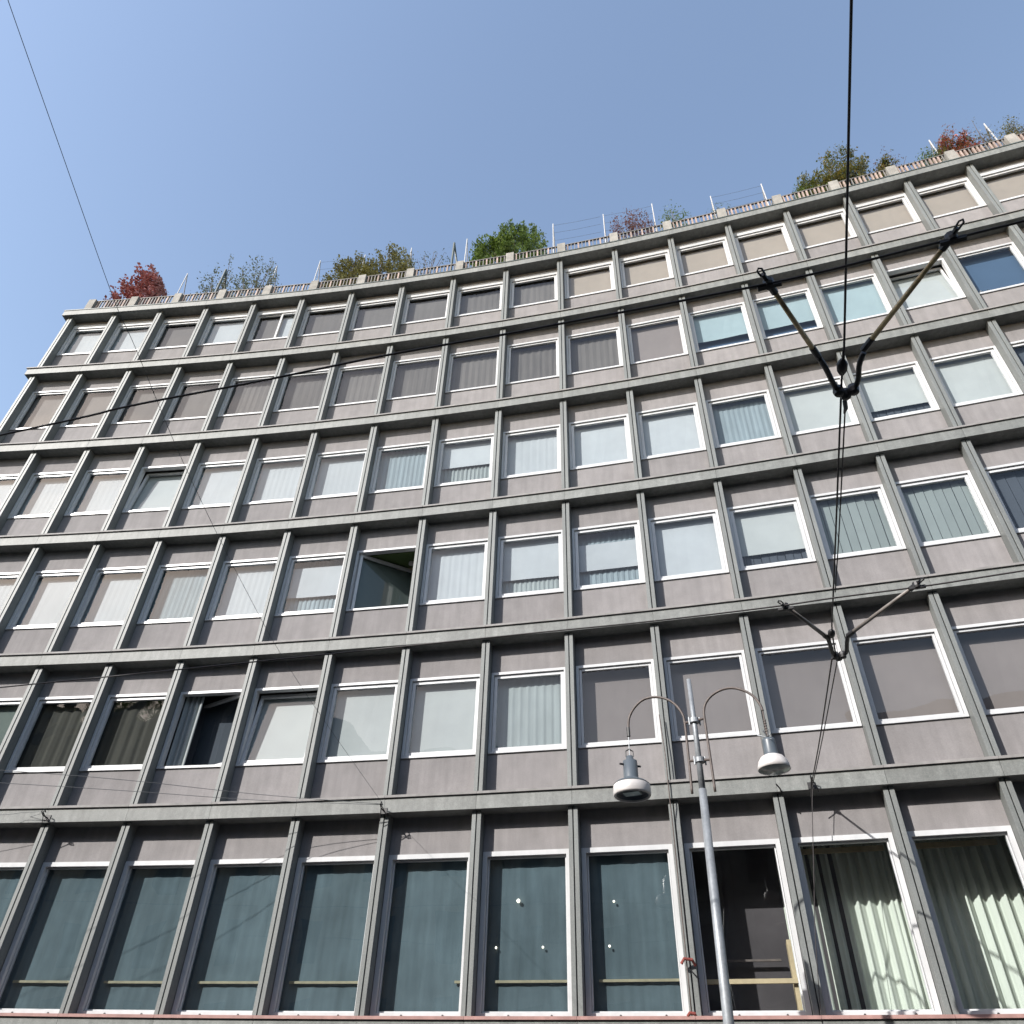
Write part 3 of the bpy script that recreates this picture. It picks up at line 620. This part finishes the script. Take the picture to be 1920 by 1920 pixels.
# iron conduit on the fin beside the lamp
e = thing('conduit_pipe', at_bay(1297, 1912, 11, -.03), 'thin rusty conduit with red brackets on the fin left of the lamp pole', 'pipe')
eo = Vector(e.location)
MB().tube([at_bay(x, y, 10, -.125)-eo for x, y in ((1236, 1340), (1248, 1420), (1256, 1500))]+[at_bay(x, y, 10, -.06)-eo for x, y in ((1260, 1535), (1284, 1770), (1290, 1830), (1298, 1912))], .009, 8).build('pipe', M['rust'], e, smooth=True)
for (x, y, k) in ((1289, 1803, 1), (1297, 1903, .6)):
    p = at_bay(x, y, 10, -.08)-eo; s = MB(); s.tube([p+Vector((-.09*k, 0, -.03*k)), p+Vector((-.05*k, -.03, .03*k)), p+Vector((.06*k, -.03, .02*k)), p+Vector((.11*k, .02, -.04*k))], .022, 8); s.build('bracket', M['bracket'], e)
p = at_bay(1292, 1815, 10, -.08)-eo; MB().tube([p, p+Vector((.05, 0, -.06)), p+Vector((.13, .02, -.13))], .010, 6).build('bracket_arm', M['dark'], e)

# ------------------------------------------------------------------ street lamp with two gooseneck arms
LP = Vector((2.30, 9.74)); PHI = R(-26); LE = Vector((math.cos(PHI), math.sin(PHI)))
lamp = thing('street_lamp', (LP.x+0.03, LP.y, 0.13), 'tall grey street lamp with two gooseneck arms carrying unlike hanging lanterns', 'street lamp')
lo = Vector(lamp.location)
LN = Vector((-LE.y, LE.x))
def lp(x, y, off=0.0):                 # photo pixel on the vertical plane of the arms
    d = ray(x, y); P0 = LP+LN*off; k = P0.dot(LN)/(d.x*LN.x+d.y*LN.y); return Vector((d.x*k, d.y*k, d.z*k+CZ))-lo
pts = [lp(1366, 1915), lp(1317, 1480), lp(1304, 1370), lp(1291, 1274)]
d0 = (pts[0]-pts[1]).normalized(); foot = pts[0]+d0*((pts[0].z)/-d0.z)
MB().tube([Vector((0, 0, 0)) if False else foot, pts[0], pts[1]], [.078, .058, .049], 20).build('pole', M['galv'], lamp, smooth=True)
MB().tube([pts[1]-Vector((0, 0, .02)), pts[2], pts[3]], [.042, .034, .029], 16).build('pole_top', M['galv'], lamp, smooth=True)
MB().lathe([(.0, 0), (.16, 0), (.16, .04), (.10, .08), (.09, .30)], foot, n=20).build('pole_base', M['galv'], lamp)
armL = [(1298, 1488), (1291, 1420), (1284, 1356), (1279, 1338), (1267, 1322), (1250, 1311), (1230, 1307), (1208, 1311), (1191, 1325), (1180, 1345), (1178, 1368)]
armR = [(1341, 1484), (1331, 1415), (1321, 1348), (1320, 1330), (1325, 1315), (1337, 1302), (1354, 1293), (1373, 1290), (1395, 1295), (1413, 1306), (1425, 1321), (1430, 1333)]
aL = smoothpath([lp(*p) for p in armL], 5); aR = smoothpath([lp(*p) for p in armR], 5)
MB().tube(aL, .017, 12).build('arm', M['rust'], lamp, smooth=True)
MB().tube(aR, .017, 12).build('arm', M['rust'], lamp, smooth=True)
for (a, b_, py) in (((1283, 1356), (1321, 1347), 0), ((1292, 1427), (1333, 1424), 0)):
    MB().tube([lp(*a), lp(*b_)], .018, 8).build('bracket', M['rust'], lamp)
    c = (lp(*a)+lp(*b_))/2; s = MB()
    s.tube([c-Vector((0, 0, .03)), c+Vector((0, 0, .03))], .062, 14)
    for sg in (-1, 1): s.tube([c+Vector((sg*.07, 0, -.06)), c+Vector((sg*.07, 0, .05))], .011, 6)
    s.build('bracket_collar', M['galv'], lamp)
# left lantern: wide ring with a flat light panel
hL = lp(1178, 1368); bL = lp(1186, 1493); z_top = lp(1182, 1418).z
c = Vector((bL.x, bL.y, bL.z)); H = z_top-c.z
ax = Vector((0.0, 0, 1))
MB().tube([hL+Vector((0, 0, .03)), hL-Vector((0, 0, .10))], .024, 8).build('socket', M['dark'], lamp)
MB().tube([hL, Vector((c.x, c.y, z_top-.02))], .007, 6).build('hanger_rod', M['galv'], lamp)
root = MB().lathe([(.001, H), (.045, H), (.055, H-.05), (.095, H-.07), (.098, .24), (.115, .21), (.20, .18), (.235, .15), (.240, .145)], c, n=32).build('lantern', M['lampgrey'], lamp, smooth=True, label='left lantern with a wide white ring')
MB().lathe([(.232, .145), (.243, .13), (.246, .02), (.236, .0), (.215, .0), (.212, .02)], c, n=40).build('ring', M['lampwhite'], root, smooth=True)
MB().lathe([(.212, .02), (.19, .06), (.001, .06)], c, n=32).build('reflector', M['lampgrey'], root)
MB().box(-.11, .11, -.07, .07, .03, .055, Matrix.Translation(c) @ Matrix.Rotation(PHI, 4, 'Z')).build('light_panel', M['lens'], root)
for a in (0.3, 3.4):
    d = Vector((math.cos(a), math.sin(a), 0)); MB().tube([c+Vector((0, 0, H-.12))+d*.09, c+Vector((0, 0, H-.12))+d*.15], .014, 6).build('clip', M['dark'], root)
s = MB(); s.tube([c+Vector((-.05, 0, H)), c+Vector((-.05, 0, H+.07)), c+Vector((.0, 0, H+.10)), c+Vector((.05, 0, H+.07)), c+Vector((.05, 0, H))], .009, 6); s.build('suspension_loop', M['dark'], root)
# right lantern: dome shaped, hanging slightly askew
hR = lp(1430, 1333); bR = lp(1452, 1443); tR = lp(1440, 1386)
axr = (Vector((tR.x, tR.y, tR.z))-bR).normalized(); axr = (axr+Vector((0, 0, 1.4))).normalized(); H = (tR-bR).length
s = MB(); s.tube([hR, hR*.6+tR*.4, tR], .012, 8)
for k in range(7):
    p = hR.lerp(tR, .35+.09*k); s.lathe([(0.001, -.02), (.020, -.008), (.020, .008), (.001, .02)], p, n=8)
s.build('chain', M['rust'], lamp)
s = MB(); rn = random.Random(3)
for k in range(9):
    d = Vector((rn.uniform(-1, .6), rn.uniform(-.5, .5), rn.uniform(-.2, 1))).normalized(); s.tube([tR+Vector((0, 0, .02)), tR+d*rn.uniform(.08, .17)], .006, 5)
s.build('wire_tails', M['galv'], lamp)
root = MB().lathe([(.001, H), (.075, H), (.08, H-.03), (.085, .20), (.10, .17)], bR, axr, n=28).build('lantern', M['lampgrey'], lamp, smooth=True, label='right lantern with a white dome hanging askew')
MB().lathe([(.095, .175), (.14, .15), (.175, .10), (.192, .04), (.195, .0), (.185, -.005)], bR, axr, n=36).build('ring', M['lampwhite'], root, smooth=True)
MB().lathe([(.187, -.002), (.15, -.02), (.08, -.035), (.001, -.04)], bR, axr, n=36).build('diffuser', M['lens'], root, smooth=True)

# ------------------------------------------------------------------ the houses across the street, behind the camera (seen only in the glass)
def opp(x0, x1, y0, h, label, storeys, m):
    e = thing('apartment_house', ((x0+x1)/2, y0, 0), label, 'building', 'houses across the street')
    MB().box(-(x1-x0)/2, (x1-x0)/2, -10, 0, 0, h).build('wall', m, e)
    wm = MB(); wm.box(-.55, .55, 0, .05, -.9, .9); me = wm.mesh('window'); me.materials.append(M['shopdark'])
    n = int((x1-x0)/2.6)
    for s_ in range(storeys):
        for k in range(n): link('window', me, e, Vector((-(x1-x0)/2+(k+.5)*(x1-x0)/n, 0, 2.4+s_*(h-1)/storeys)))
    MB().box(-(x1-x0)/2-.1, (x1-x0)/2+.1, -.1, .5, h, h+.35).build('cornice', M['concrete'], e)
opp(-75, -32, -6.5, 21.0, 'tallest ochre house across the street, farthest left behind the camera', 7, M['plaster'])
opp(-31.9, -19, -6.5, 19.5, 'ochre house across the street between a taller and a lower one', 6, M['plaster'])
opp(-18.9, -10, -6.5, 16.5, 'narrow ochre house across the street next to the grey one', 5, M['plaster'])
opp(-9.9, 60, -6.5, 14.5, 'lower grey house across the street behind the camera', 5, M['concrete'])

rt = random.Random(11)
for k, x in enumerate((-37, -34.5, -30, -27.5, -25.0, -22.5)):
    base = Vector((x, -7.6, 21.35 if x < -32 else 19.85)); e = thing('roof_tree', base, ORD[k]+' green tree on the ochre house roofs across the street, counted from the far end', 'tree', 'trees on the roof across the street')
    h = rt.uniform(1.4, 2.2); s_ = MB(); tips = []
    for q in range(10):
        a = rt.uniform(0, 6.28); end = Vector((math.cos(a)*rt.uniform(.3, 1.2), math.sin(a)*rt.uniform(.3, .8), h*rt.uniform(.5, .95))); s_.tube([(0, 0, 0), end*.5+Vector((0, 0, .3)), end], [.07, .04, .015], 5); tips.append(end)
    s_.build('trunk', LM['bark'], e)
    b = MB()
    for q in range(1500):
        c = rt.choice(tips)*rt.uniform(.55, 1.05)+Vector((rt.gauss(0, .3), rt.gauss(0, .3), rt.gauss(0, .25)))
        u_ = Vector((rt.gauss(0, 1), rt.gauss(0, 1), rt.gauss(0, 1))).normalized(); v_ = u_.orthogonal().normalized(); l = .17
        b.quad(c, c+u_*l*.5+v_*l*.3, c+u_*l, c+u_*l*.5-v_*l*.3)
    b.build('crown', LM['green'], e)
